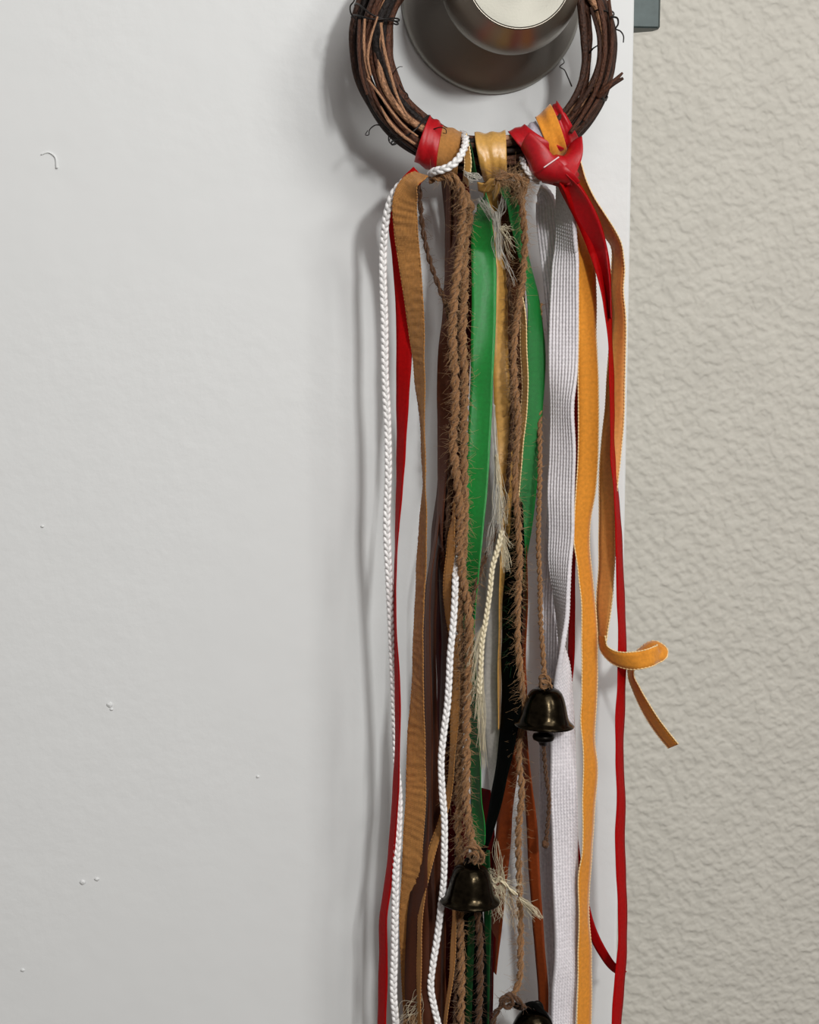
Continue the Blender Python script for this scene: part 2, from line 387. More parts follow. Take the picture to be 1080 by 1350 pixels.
def twine(name, keys, wpx, mkey=('jute', 'jute_fuzz'), parent=None, fuzz=1.0, seed=0, plies=2, pitch=33.0, flen=.0042):
    """jute twine twisted from plies, with hairy stray fibres"""
    p = smooth_path(keys, 1.8); c = to_world(p); n = len(p)
    T = norm(np.gradient(c, axis=0)); Vv = norm(c - CAM); S = norm(np.cross(Vv, T)); Nn = np.cross(T, S)
    L = np.concatenate([[0], np.cumsum(np.linalg.norm(np.diff(c, axis=0), axis=1))])
    w = wpx * MM * .94; ph = L / (pitch * MM) * 2 * PI + wob(n, 40, seed) * .8
    if plies == 2: ro, rr = .24, .27
    else: ro, rr = .27, .26
    mb = MB()
    for k in range(plies):
        a = ph + k * 2 * PI / plies
        base = c + (S * np.cos(a)[:, None] + Nn * np.sin(a)[:, None]) * w * ro
        # each ply is itself a bundle of three coarse yarns
        for j in range(5):
            b2 = ph * 2.3 + j * 2 * PI / 5 + seed + .5 * wob(n, 25, j)
            q = base + (S * np.cos(b2)[:, None] + Nn * np.sin(b2)[:, None]) * (w * rr * .56) * (1 + .5 * wob(n, 14, seed + j + k * 5))[:, None]
            mb.tube(q, w * rr * .44 * (1 + .35 * wob(n, 9, seed + j * 3 + k)), 5)
    o = mb.build(name, M[mkey[0]], parent)
    nf = int(L[-1] / MM * 1.1 * fuzz)
    if nf > 0: fuzz_mesh('stray_fibres', c, nf, flen, M[mkey[1]], o, base=w * .5, seed=seed)
    return o

def tassel(name, root, tips, m, parent=None, n=26, rad=.00007, spread=3.0, seed=0, wav=1.0):
    """a frayed bunch: fibres from the root line through tips, in pixels and mm"""
    g = np.random.default_rng(seed + 5); mb = MB()
    for _ in range(n):
        tip = np.array(tips[g.integers(0, len(tips))], float); r = np.array(root, float)
        tip = tip + g.normal(size=3) * [spread, spread, 1.2]; r = r + g.normal(size=3) * [1.2, 1.2, .4]
        m1 = r * .66 + tip * .34 + g.normal(size=3) * [1.6 * wav, 1.6 * wav, .5]; m2 = r * .33 + tip * .67 + g.normal(size=3) * [2.2 * wav, 2.2 * wav, .6]
        q = smooth_path([r, m1, m2, tip], 3); mb.tube(to_world(q), np.linspace(rad, rad * .6, len(q)), 3, cap=False)
    o = mb.build(name, m, parent); o['kind'] = 'stuff'; return o

# ------------------------------------------------------------------ grapevine wreath
WX, WY, WD = 637.0, 60.0, 25.0
def wreath_pt(theta, rpx, depth):
    return P(WX + rpx * np.cos(theta), WY + rpx * np.sin(theta), depth)
def inner_r(th):           # inner edge of the bundle by angle (0 = right, 90 deg = bottom)
    d = np.degrees(th) % 360
    return np.interp(d, [0, 30, 55, 80, 200, 300, 340, 360], [154, 143, 130, 119, 118, 122, 150, 154])
wreath = bpy.data.objects.new('grapevine_wreath', None); COL.objects.link(wreath)
wreath.location = P(WX, WY, WD)
tag(wreath, 'small brown grapevine wreath hooked over the door knob', 'wreath')
WINV = Matrix.Translation(-Vector(wreath.location))
def wpart(o):
    o.parent = wreath; o.matrix_parent_inverse = WINV; return o
g = np.random.default_rng(3)
slots = [(0, 0)]
for ring_r, cnt in ((.42, 6), (.78, 13), (.98, 18)):
    slots += [(ring_r, 2 * PI * (i + g.uniform(-.2, .2)) / cnt) for i in range(cnt)]
for i, (rr, ph) in enumerate(slots):
    a0 = g.uniform(0, 2 * PI); span = 2 * PI * (1.0 if i % 3 else g.uniform(.6, .95))
    n = int(150 * span / (2 * PI)); th = np.linspace(a0, a0 + span, n)
    ri = inner_r(th); ro_ = 175.0 + 3 * np.sin(th * 2 + 1); cen = (ri + ro_) / 2; half = (ro_ - ri) / 2 - 4.5
    fade = 1
    phi = ph + .5 * np.sin(th + i) + .35 * wob(n, 28, i + 20)
    r_ = np.minimum(rr + .12 * wob(n, 17, i + 50), 1.05)
    kink = 1.2 * wob(n, 6, i + 90)
    pts = wreath_pt(th, cen + half * r_ * np.cos(phi) + kink, WD + np.maximum(half, 20) * .27 * r_ * np.sin(phi) + .25 * wob(n, 9, i))
    rad = g.uniform(3.0, 5.2) * MM * (1 + .12 * wob(n, 8, i + 7))
    if g.random() < .35: rad = rad * .62
    mi = g.choice([0, 1, 2, 3, 4], p=[.28, .28, .22, .05, .17])
    mb = MB(); mb.tube(pts, rad, 7, flat=g.uniform(.7, 1)); wpart(mb.build('vine', VINES[mi]))
def wvine(keys, r, mi, name='vine', k=7):
    p = smooth_path(keys, 3); mb = MB(); n = len(p)
    rr = (np.interp(np.linspace(0, 1, n), np.linspace(0, 1, len(r)), r) if hasattr(r, '__len__') else r) * MM * (1 + .1 * wob(n, 6, keys[0][0]))
    mb.tube(to_world(p), rr, k); return wpart(mb.build(name, VINES[mi]))
# loose inner vines at the right, with a gap to the bundle
wvine([(748, -60, 27), (762, -20, 28), (767, 15, 29), (770, 50, 30), (771, 84, 30), (765, 112, 31), (750, 140, 31), (733, 160, 31), (712, 178, 30)], [4.5, 5, 5, 4.5, 4, 4], 1)
wvine([(757, -50, 24), (768, -15, 25), (775, 20, 26), (777, 50, 27), (775, 84, 28), (772, 108, 29), (762, 140, 30), (744, 166, 30), (720, 186, 30)], [4, 4.5, 4, 4, 4], 2)
wvine([(745, -60, 22), (760, -20, 23), (768, 10, 25), (773, 45, 27), (774, 80, 29)], [4, 4, 3.5, 3], 0)
# pale split vines lying on the front at the left
wvine([(481, 25, 35), (480, 60, 36), (484, 92, 36), (487, 104, 36.5)], [1.4, 1.8, 1.8, 1.4], 3)
wvine([(498, 22, 36), (489, 50, 37), (485, 75, 37), (489, 100, 37)], [1.2, 1.6, 1.8, 1.2], 3)
wvine([(484, 103, 36), (500, 124, 36), (517, 148, 36), (535, 168, 36), (551, 180, 35)], [1.3, 1.5, 1.6, 1.2], 3)
wvine([(502, 30, 36), (506, 62, 36), (514, 95, 36), (525, 130, 36), (540, 158, 35)], [1.8, 2.2, 2.0, 1.6], 3)
wvine([(502, 140, 34), (513, 160, 35), (530, 178, 35), (547, 190, 34)], [1.1, 2.2, 2.2, 1.6], 3)
wvine([(474, 26, 34), (473, 60, 35), (476, 95, 35), (484, 125, 35)], [2, 2.4, 2.2, 1.5], 2)
wvine([(474, 10, 20), (477, 80, 22), (490, 125, 22), (516, 165, 22)], 6, 4)
# pale lines on the right bundle
wvine([(789, 0, 34), (797, 40, 35), (796, 80, 35), (786, 118, 34), (766, 155, 33), (752, 175, 33)], [3, 3.4, 3.2, 3, 2.4], 2)
wvine([(803, 0, 32), (807, 45, 33), (803, 90, 33), (790, 128, 33), (770, 160, 33)], [2.2, 2.6, 2.6, 2], 2)
wvine([(779, 10, 31), (790, 50, 34), (788, 90, 35), (776, 120, 35), (756, 148, 34)], [2, 3, 3, 2.4], 1)
# the forked twig stub at the right
wvine([(788, 128, 33), (799, 117, 35), (811, 106, 36), (821, 96, 36)], [4.0, 4.0, 3.2, 1.4], 2, 'twig_stub')
wvine([(797, 120, 34.5), (808, 111, 36), (822, 103, 37)], [3.4, 3.2, 1.8], 1, 'twig_stub')
# binding wire
def wire_turn(th_deg, tilt=.06, r=.0003, extra=2.5):
    a = np.linspace(0, 2 * PI, 44); th = math.radians(th_deg) + tilt * np.cos(a) + .015 * np.sin(3 * a)
    ri = inner_r(th); cen = (ri + 175) / 2; half = (175 - ri) / 2 + extra
    pts = wreath_pt(th, cen + half * np.cos(a), WD + (np.maximum(half, 20) + 4) * .27 * np.sin(a))
    mb = MB(); mb.tube(pts, r, 6); return wpart(mb.build('binding_wire', M['wire']))
wire_turn(196, .03); wire_turn(194.5, -.04); wire_turn(344, .04); wire_turn(22, .03); wire_turn(24, -.02); wire_turn(130, .05); wire_turn(-70, .05); wire_turn(250, .04)
# little tendrils
def tendril(keys, r=1.0):
    p = smooth_path(keys, 1.5); mb = MB(); mb.tube(to_world(p), np.linspace(r, r * .55, len(p)) * MM, 6); return wpart(mb.build('tendril', VINES[4]))
tendril([(805, 22, 34), (814, 24, 35), (815, 32, 36), (812, 38, 36), (818, 41, 36), (822, 47, 36), (822, 56, 35)], 1.3)
tendril([(754, 114, 32), (748, 100, 33), (744, 92, 34), (738, 88, 34), (744, 82, 34), (742, 77, 33)], .9)
tendril([(470, 26, 32), (463, 18, 33), (462, 8, 33), (467, 1, 33), (468, -8, 33)], 1.2)
tendril([(506, 166, 29), (495, 165, 30), (487, 172, 31), (486, 178, 31), (482, 178, 31), (485, 172, 32)], .9)
tendril([(524, 178, 30), (513, 179, 31), (514, 188, 31), (519, 190, 31), (520, 184, 31), (515, 182, 31), (513, 187, 32)], .9)
tendril([(527, 112, 32), (532, 120, 34), (537, 124, 34), (538, 130, 34), (534, 130, 34), (535, 124, 34)], .9)
tendril([(541, 142, 32), (548, 148, 34), (552, 153, 34), (549, 156, 34), (546, 151, 34)], .8)
tendril([(517, 100, 32), (522, 92, 34), (527, 88, 34), (531, 88, 34)], .7)
tendril([(572, 170, 32), (582, 168, 34), (588, 171, 34), (588, 176, 34), (584, 175, 34)], .8)
tendril([(777, 70, 30), (782, 64, 32), (788, 60, 33)], 1.3)

# ------------------------------------------------------------------ wraps around the wreath's foot
def wrap(name, th_in, th_out, w_in, w_out, m, parent, r=31.5, phi=(-40, 215), bow=0, seed=0, crease=.0005, c0=147, lift=0):
    """a ribbon turned round the vine bundle: from its outer (lower) edge over the front to its inner (upper) edge"""
    a = np.radians(np.linspace(phi[0], phi[1], 46)); k = (1 - np.cos(a)) / 2
    th0 = np.radians(th_out + (th_in - th_out) * k + bow * np.sin(a)); w = (w_out + (w_in - w_out) * k)
    u = np.linspace(-.5, .5, 17)
    ths = th0[:, None] + (w[:, None] * u[None, :]) / 146.0
    rr = r + 1.2 * np.sin(u * 9 + seed)[None, :] * np.sin(a * 2 + seed)[:, None]
    rr = rr + lift; rho = c0 + rr * np.cos(a)[:, None]; dep = WD + rr * .272 * np.sin(a)[:, None] + 0 * u[None, :]
    cr = np.array([[noise.noise(Vector((uu * 5, aa * .8, seed))) for uu in u] for aa in a]) * crease * 1000
    fr = wreath_pt(ths, rho + cr, dep + cr * .4); bk = wreath_pt(ths, rho + cr - .9 * np.cos(a)[:, None], dep + cr * .4 - .25 * np.sin(a)[:, None])
    loop = np.concatenate([fr, bk[:, ::-1]], 1)
    um = np.broadcast_to(u[None, :] * w[:, None] * .28, (46, 17)); vm = np.broadcast_to((a * 8.5)[:, None], (46, 17))
    uv = np.stack([np.concatenate([um, um[:, ::-1]], 1), np.concatenate([vm, vm[:, ::-1]], 1)], -1)
    mb = MB(); mb.grid(loop, uv, wrap=True); return mb.build(name, m, parent)

things = []
def T_(o, label, cat, group=None):
    tag(o, label, cat, group); things.append(o); return o

# --- left white braided cord
o = braid('braided_cord', [(549, 232, 24), (535, 238, 30), (521, 252, 32), (512, 275, 33), (507, 305, 33), (505, 350, 33), (507, 420, 33), (508, 500, 33), (511, 560, 33), (512, 620, 33), (510, 700, 32), (513, 760, 31), (516, 830, 30), (519, 900, 29), (521, 960, 28), (523, 1010, 28), (526, 1050, 30), (525, 1100, 32), (522, 1150, 33), (521, 1200, 33), (520, 1260, 33), (519, 1310, 33), (523, 1360, 33), (524, 1420, 33)], 11.5, M['cord'])
T_(o, 'white braided cord, the outermost strand on the left side of the bundle', 'cord')
# --- left red ribbon
o = ribbon('ribbon', [(553, 228, 28, 22), (532, 250, 29, 20), (524, 280, 28, 21), (528, 340, 28, 21), (532, 400, 28, 21), (533, 460, 28, 20), (531, 520, 28, 17), (530, 560, 28, 14), (527, 640, 29, 9), (523, 710, 31, 4), (520.5, 800, 33, 4), (524, 900, 34, 6), (524.5, 960, 34, 7), (522, 1040, 33, 8), (518, 1100, 31, 8), (511, 1170, 30, 9), (505.5, 1210, 30, 11), (505.5, 1260, 30, 11), (503.5, 1350, 30, 12), (502, 1420, 30, 12)], 22, M['red_deep'], seed=2)
wrap('wrap', 122, 115.5, 27, 26, M['red'], o, seed=2, crease=.001)
T_(o, 'narrow red ribbon at the far left beside the outer white cord', 'ribbon')
# --- tan grosgrain
def fold_relief(um, vm, u):
    nz = np.array([[noise.noise(Vector((a * .35, b * .55, 3.1))) for a, b in zip(r0, r1)] for r0, r1 in zip(um[:, ::4], vm[:, ::4])])
    nz = np.stack([np.interp(np.arange(um.shape[1]), np.arange(0, um.shape[1], 4), r) for r in nz])
    return .00032 * nz + fine_folds(um, vm, u)
def fine_folds(um, vm, u):
    return .00009 * np.sin(vm / 3.4 * 2 * PI + 2 * np.sin(vm * .37) + um * .5 * np.sin(vm * .11)) + .00009 * np.sin(vm / .85 * 2 * PI) + .00008 * np.sin(um / .9 * 2 * PI)
o = ribbon('ribbon', [(556, 229, 36, 14), (543, 238, 37, 20), (535, 260, 37, 30), (535, 300, 37, 30), (540.5, 350, 37, 27), (546, 400, 37, 22), (551, 460, 36, 16), (553.5, 500, 36, 13), (557, 560, 35, 6), (558.5, 600, 35, 3.5), (559.5, 640, 34, 4), (557.5, 700, 33, 9), (555, 760, 33, 11), (551.5, 840, 33, 14), (551, 900, 33, 15), (549.5, 950, 33, 20), (548.5, 1000, 33, 24), (548, 1060, 33, 27), (545, 1100, 33, 27), (543, 1150, 33, 26), (541, 1200, 32, 28), (543, 1280, 31, 29), (547, 1350, 30, 30), (548, 1420, 30, 30)], 31, M['tan'], step=1.5, relief=fold_relief, cols=17, seed=4, edge=M['tan'])
wrap('wrap', 110.5, 107, 34, 30, M['tan'], o, seed=5, r=30.5)
T_(o, 'wide tan ribbon with crosswise creases, left of the jute', 'ribbon')
# --- ribbon behind the tan one, its deep shade painted as dark brown
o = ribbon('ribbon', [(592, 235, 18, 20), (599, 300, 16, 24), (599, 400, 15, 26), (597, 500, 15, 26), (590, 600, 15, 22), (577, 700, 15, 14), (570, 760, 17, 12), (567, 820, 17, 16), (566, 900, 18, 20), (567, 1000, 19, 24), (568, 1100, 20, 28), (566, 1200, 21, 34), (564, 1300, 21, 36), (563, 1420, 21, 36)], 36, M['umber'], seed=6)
T_(o, 'ribbon behind the wide tan ribbon, its shade painted dark brown', 'ribbon')
# thin tan edge beside it
o = ribbon('ribbon', [(592, 232, 20, 6), (590, 400, 17, 8), (585, 600, 17, 8), (576, 700, 20, 4), (566, 770, 22, 5), (564, 840, 22, 7), (565, 900, 22, 9), (566, 960, 22, 10), (566, 1020, 22, 9), (567, 1080, 22, 8), (570, 1150, 22, 8), (571, 1250, 22, 10), (569, 1420, 22, 10)], 16, M['brown'], seed=7)
T_(o, 'slim brown ribbon between the tan ribbon and the inner white cord', 'ribbon')
# --- red ribbon behind the jute
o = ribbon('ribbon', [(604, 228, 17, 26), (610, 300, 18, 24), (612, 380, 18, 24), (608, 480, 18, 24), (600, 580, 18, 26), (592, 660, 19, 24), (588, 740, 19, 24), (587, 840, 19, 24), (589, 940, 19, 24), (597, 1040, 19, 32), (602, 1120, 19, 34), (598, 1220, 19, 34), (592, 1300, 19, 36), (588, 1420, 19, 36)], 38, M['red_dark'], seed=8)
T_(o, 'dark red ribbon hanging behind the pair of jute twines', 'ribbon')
# --- gold ribbon left of the twines, its shadow painted as rusty brown
o = ribbon('ribbon', [(598, 232, 22, 10), (598, 300, 22, 10), (594, 360, 22, 14), (592, 420, 22, 18), (589, 480, 22, 24), (587, 560, 22, 20), (583, 640, 22, 12), (580, 700, 22, 7), (584, 760, 21, 10), (587, 840, 21, 10), (584, 960, 21, 10), (583, 1420, 21, 10)], 24, M['brown'], seed=9)
T_(o, 'shadowed gold ribbon painted brown, showing left of the jute in the upper half', 'ribbon')

# --- jute twines
o = twine('jute_twine', [(566, 236, 33), (585, 232, 36), (600, 236, 37), (608, 256, 37), (608, 300, 36), (605, 340, 36), (600, 380, 36), (597, 420, 36), (597, 460, 36), (600, 500, 36), (600, 540, 36), (597, 580, 35), (601, 620, 35), (607, 680, 35), (606, 720, 35), (610, 760, 35), (617, 800, 36), (619, 850, 36), (617, 900, 36), (615, 950, 36), (615, 1000, 36), (614, 1050, 36), (620, 1100, 36), (624, 1120, 36)], 13.5, seed=1, fuzz=1.5)
T_(o, 'thick brown jute twine that carries the lower dark bell', 'twine')
o = twine('jute_twine', [(600, 244, 31), (616, 262, 33), (613, 320, 33), (612, 400, 33), (610, 440, 34), (613, 500, 35), (612, 560, 35), (612, 620, 35), (613, 680, 34), (610, 740, 33), (606, 800, 32), (608, 900, 31), (606, 980, 31), (604, 1080, 30), (606, 1180, 29), (608, 1280, 29), (607, 1420, 29)], 12.5, seed=3, fuzz=1.2)
T_(o, 'brown jute twine running close along the left edge of the bright green ribbon', 'twine')
o = twine('jute_twine', [(552, 236, 26), (556, 290, 27), (563, 330, 28), (575, 368, 29), (588, 402, 30), (597, 440, 30), (600, 520, 28), (594, 620, 27), (590, 700, 27), (594, 800, 27), (600, 900, 27), (606, 1000, 27), (603, 1100, 27), (600, 1420, 27)], 7.5, ('jute_dark', 'jute_fuzz_dark'), seed=5, fuzz=.6, flen=.003)
T_(o, 'thin brown twine slanting down from the upper left to the twine pair', 'twine')
o = twine('jute_twine', [(694, 218, 33), (693, 240, 36), (688, 262, 36), (691, 300, 36), (691, 345, 36), (687, 385, 36), (680, 430, 36), (677, 470, 36), (680, 520, 36), (683, 560, 36), (680, 600, 36), (679, 640, 36), (683, 690, 36), (685, 740, 36), (683, 800, 36), (683, 850, 36), (687, 895, 35), (690, 930, 32), (684, 1000, 31), (688, 1040, 31), (684, 1090, 32), (684, 1150, 32), (686, 1200, 32), (686, 1260, 33), (684, 1295, 33), (676, 1312, 34), (668, 1320, 34)], 10.5, seed=7, fuzz=1.3)
T_(o, 'brown jute twine on the right that carries the lowest black bell', 'twine')
o = twine('jute_twine', [(676, 240, 30), (672, 300, 27), (670, 360, 26), (675, 420, 26), (676, 520, 26), (672, 600, 26), (666, 660, 28), (652, 705, 31), (640, 735, 33), (630, 765, 34), (621, 800, 34), (612, 850, 34), (603, 920, 30), (600, 1000, 29), (590, 1060, 28)], 7, ('jute_dark', 'jute_fuzz'), seed=9, fuzz=1.0)
T_(o, 'thin brown twine crossing behind the tip of the bright green ribbon', 'twine')
o = twine('jute_twine', [(712, 400, 20), (712, 540, 22), (712, 620, 30), (711, 660, 32), (710, 720, 33), (712, 770, 34), (713, 820, 34), (716, 860, 35), (718, 893, 36)], 8, seed=11, fuzz=.35, flen=.003, plies=2, pitch=20)
T_(o, 'thin tightly twisted twine that carries the upper right bell', 'twine')
o = twine('jute_twine', [(628, 1190, 32), (632, 1230, 34), (633, 1290, 34), (631, 1350, 34), (630, 1420, 34)], 11, ('jute_dark', 'jute_fuzz_dark'), seed=13, fuzz=.9)
T_(o, 'dark jute twine hanging straight below the lower dark bell', 'twine')

# --- centre gold (back shaded brown) and green ribbons
o = ribbon('ribbon', [(668, 238, 20, 28), (672, 300, 19, 34), (675, 360, 19, 34), (678, 430, 19, 28), (678, 520, 19, 20), (676, 640, 19, 16), (677, 720, 19, 14)], 36, M['brown'], seed=12)  # gold ribbon's back, its shade put into the brown
T_(o, 'wide gold ribbon back, shade painted in brown, behind the right jute near the top', 'ribbon')
o = ribbon('ribbon', [(645, 238, 24, 18), (652, 300, 23, 18), (661, 350, 24, 12), (662, 400, 24, 15), (661, 460, 24, 19), (662, 520, 24, 22), (664, 580, 24, 22), (667, 640, 24, 18), (668, 700, 23, 14), (664, 760, 21, 10), (660, 840, 20, 6), (659, 900, 20, 5), (659, 960, 20, 4)], 22, M['gold'], seed=13, flip=-1)
wrap('wrap', 85.5, 85, 52, 24, M['gold_wrap'], o, seed=9, crease=.002, r=32.5)
T_(o, 'gold satin ribbon directly right of the bright green ribbon', 'ribbon')
o = ribbon('ribbon', [(636, 262, 31, 16), (638, 276, 34, 20), (636.5, 300, 35, 27), (638, 340, 35, 32), (638.5, 400, 35, 32), (637, 460, 35, 31), (635, 520, 35, 30), (633, 560, 35, 30), (631, 600, 35, 30), (628.5, 640, 34, 30), (624, 700, 33, 28), (621, 750, 31, 24), (619, 800, 29, 18), (619, 860, 29, 16), (623, 920, 29, 14), (625, 960, 29, 14), (627, 1000, 29, 14), (629, 1050, 28, 16), (632, 1100, 27, 18), (630, 1140, 27, 14)], 32.5, M['green'], seed=14, cup=.06, cols=9, wave=.2)
T_(o, 'bright green satin ribbon in the middle, left of the gold one', 'ribbon')
o = ribbon('ribbon', [(684, 380, 27, 6), (689, 410, 28, 7), (690.5, 460, 29, 8), (692.5, 510, 29, 7), (690, 550, 29, 8), (687, 580, 29, 7), (684, 620, 28, 6), (680, 680, 27, 5)], 14, M['gold'], seed=15, edge=M['stitch'])
T_(o, 'slim gold ribbon with stitched edges between right jute and green ribbon', 'ribbon')
o = ribbon('ribbon', [(664, 246, 28, 12), (676, 262, 30, 18), (682, 290, 29, 16), (690, 330, 26, 14), (700, 370, 24, 12), (705, 400, 24, 16), (707, 440, 24, 22), (707, 470, 24, 25), (706.5, 500, 24, 25), (702.5, 550, 24, 26), (698.5, 600, 24, 26), (695, 650, 24, 25), (689, 700, 23, 24), (683, 750, 22, 22), (678, 800, 21, 20)], 27, M['green_second'], seed=16, cup=-.08, cols=9, flip=-1)
T_(o, 'second green satin ribbon, right of the jute and left of the white knit', 'ribbon')
o = ribbon('ribbon', [(683, 660, 28, 12), (682, 700, 28, 20), (679, 750, 28, 25), (676, 800, 28, 27), (675, 860, 28, 27), (675, 920, 28, 26), (668, 980, 28, 21), (661, 1020, 28, 18), (653, 1060, 29, 16), (643, 1100, 30, 13), (632, 1130, 30, 12), (622, 1180, 29, 30), (622, 1260, 26, 40), (622, 1420, 26, 40)], 42, M['green_in_shade'], seed=17)  # second green ribbon carried on, deep shade put into its colour
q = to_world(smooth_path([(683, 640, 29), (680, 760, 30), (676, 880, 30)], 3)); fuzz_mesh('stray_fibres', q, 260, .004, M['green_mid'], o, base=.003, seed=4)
T_(o, 'second green ribbon lower down, shade painted blackish, slanting from upper bell to lower bell', 'ribbon')
o = ribbon('ribbon', [(641, 1120, 25, 10), (643, 1200, 26, 10), (642, 1280, 26, 8), (640, 1420, 26, 8)], 12, M['green_mid'], seed=18)
T_(o, 'narrow dark green ribbon below the lower dark bell, right of the twine', 'ribbon')
o = ribbon('ribbon', [(655, 690, 16, 20), (652, 760, 16, 22), (650, 840, 16, 24), (649, 900, 16, 26), (648, 960, 16, 22), (650, 1010, 16, 14), (651, 1080, 16, 8)], 28, M['added_pale'], seed=19)  # pale ribbon put in to give this gap its brightness
T_(o, 'pale greyish satin ribbon put in for brightness between frayed silk cord and shaded green ribbon', 'ribbon')
o = ribbon('ribbon', [(628, 1120, 27, 8), (622, 1200, 28, 9), (620, 1260, 28, 10), (618, 1330, 28, 9), (617, 1420, 28, 8)], 12, M['green_mid'], seed=70)  # bright green ribbon carried on, shade put into a darker green
T_(o, 'bright green ribbon continued in a painted shade tone, between twines below the lower bell', 'ribbon')
o = ribbon('ribbon', [(562, 1040, 27, 10), (558, 1100, 33, 14), (553, 1160, 36, 22), (551, 1220, 36, 30), (550, 1290, 36, 34), (552, 1350, 36, 34), (553, 1420, 36, 34)], 36, M['umber'], seed=71)  # dark strip put in for the shade on the tan ribbon's lower end
T_(o, 'dark brown strip added as shade over the tan ribbon at the bottom left', 'ribbon')
# red right of the lower bell
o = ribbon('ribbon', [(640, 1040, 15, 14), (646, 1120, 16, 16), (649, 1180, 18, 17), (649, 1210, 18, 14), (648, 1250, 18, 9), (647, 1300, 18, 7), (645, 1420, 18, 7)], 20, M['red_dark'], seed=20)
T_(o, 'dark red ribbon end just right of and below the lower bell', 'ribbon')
# rust ribbons
o = ribbon('ribbon', [(690, 700, 17, 6), (691, 760, 18, 9), (690, 820, 19, 10), (686, 870, 20, 14), (684, 920, 21, 22), (680, 970, 22, 24), (672, 1020, 22, 22), (667, 1060, 22, 20), (664, 1100, 22, 21), (660, 1150, 22, 20), (656, 1200, 21, 17), (650, 1280, 20, 10)], 25, M['rust'], seed=21)
T_(o, 'rust ribbon ending behind the straw-coloured frayed knot', 'ribbon')
o = ribbon('ribbon', [(690, 940, 24, 6), (693, 1000, 25, 9), (697, 1040, 25, 11), (701.5, 1090, 25, 14), (704.5, 1150, 25, 15), (708, 1200, 25, 15), (712.5, 1260, 25, 14), (716, 1300, 25, 14), (717, 1350, 25, 13), (718, 1420, 25, 13)], 17, M['rust'], seed=22)
T_(o, 'rust ribbon left of the white knit ribbon near the bottom', 'ribbon')
# gold strip weaving left of centre
o = ribbon('ribbon', [(599, 660, 30, 2), (598, 684, 32, 4), (595.5, 705, 33, 8), (594, 730, 33, 10), (590, 765, 31, 10), (591, 810, 28, 7), (599, 850, 30, 7), (602, 890, 31, 8), (600, 940, 31, 10), (597, 990, 31, 7), (592, 1045, 30, 7), (582, 1085, 32, 8), (570, 1120, 36, 10), (561, 1160, 38, 8), (555, 1200, 38, 6), (553, 1260, 38, 5), (553, 1420, 38, 5)], 13, M['tan'], seed=23, edge=M['tan'])
T_(o, 'slim golden ribbon weaving around the inner white cord', 'ribbon')
o = ribbon('ribbon', [(597, 1160, 26, 4), (599, 1200, 30, 4), (597.5, 1250, 31, 6), (595, 1290, 31, 5), (589, 1330, 31, 4), (583, 1400, 31, 4)], 12, M['amber_back'], seed=24, edge=M['tan'])
T_(o, 'short curved gold ribbon edge at the bottom, right of inner white cord', 'ribbon')

# --- inner white cord
o = braid('braided_cord', [(601, 735, 30), (600.5, 765, 35), (599.5, 795, 37), (597, 830, 38), (594, 860, 38), (592, 900, 38), (590, 930, 38), (586, 960, 38), (582, 1000, 38), (583, 1040, 38), (586, 1080, 38), (586, 1120, 38), (585, 1160, 37), (581, 1200, 36), (576, 1240, 37), (571, 1270, 38), (568, 1300, 38), (573, 1330, 38), (579, 1355, 38), (584, 1420, 38)], 10.5, M['cord'])
T_(o, 'white braided cord in the middle, passing left of the lower bell', 'cord')

# --- frayed silk cord
o = braid('frayed_braid', [(662, 700, 37), (656, 725, 38), (650, 745, 38), (646, 780, 38), (641, 815, 38), (636, 845, 38), (634, 880, 38), (632, 915, 38)], 8.5, M['silk'], pitch=8)
T_(o, 'pale champagne silk cord with frayed feathery ends in the middle', 'cord')
tassel('frayed_end', (661, 700, 37), [(672, 745, 39), (668, 755, 38), (664, 748, 38), (675, 722, 39)], M['silk'], o, 40, seed=1, spread=2)
tassel('frayed_end', (636, 828, 38), [(622, 865, 38), (625, 900, 38), (619, 880, 38)], M['silk'], o, 46, seed=2, spread=3)
tassel('frayed_end', (633, 890, 38), [(622, 925, 38), (626, 945, 38), (633, 985, 37), (638, 1010, 36)], M['silk'], o, 46, seed=3, spread=3)
tassel('frayed_end', (633, 850, 38), [(631, 960, 38), (636, 990, 37)], M['silk'], o, 22, seed=4, spread=2)
o = tassel('silk_strands', (651, 535, 31), [(655, 640, 35), (658, 700, 37)], M['silk_grey'], None, 34, seed=5, spread=2.5)
o.pop('kind', None); 
tassel('loose_fibres', (655, 600, 35), [(660, 690, 37), (668, 690, 37)], M['silk'], o, 26, seed=6, spread=2.5, wav=1.6)
tassel('loose_fibres', (656, 640, 36), [(650, 705, 36), (645, 730, 36), (663, 712, 37)], M['silk_grey'], o, 30, seed=7, spread=3, wav=1.6)
T_(o, 'grey-white silky strands fraying beside the lower part of the bright green ribbon', 'fibres')
# upper pale tuft
o = tassel('silk_tuft', (655, 300, 38), [(632, 262, 40), (640, 264, 40), (645, 270, 40), (664, 262, 39)], M['silk_grey'], None, 60, seed=8, spread=2.5, rad=.00009)
o.pop('kind', None)
tassel('loose_fibres', (654, 280, 39), [(660, 335, 38), (657, 340, 38), (655, 330, 38)], M['silk_grey'], o, 70, seed=9, spread=2, rad=.00009)
tassel('loose_fibres', (660, 300, 38), [(674, 315, 40), (678, 325, 40), (676, 338, 39), (672, 300, 40)], M['silk'], o, 22, seed=10, spread=4)
tassel('loose_fibres', (658, 325, 38), [(663, 352, 38), (676, 375, 38)], M['silk_grey'], o, 10, seed=11, spread=3)
T_(o, 'pale frayed silk tuft at the top of the bright green ribbon', 'fibres')
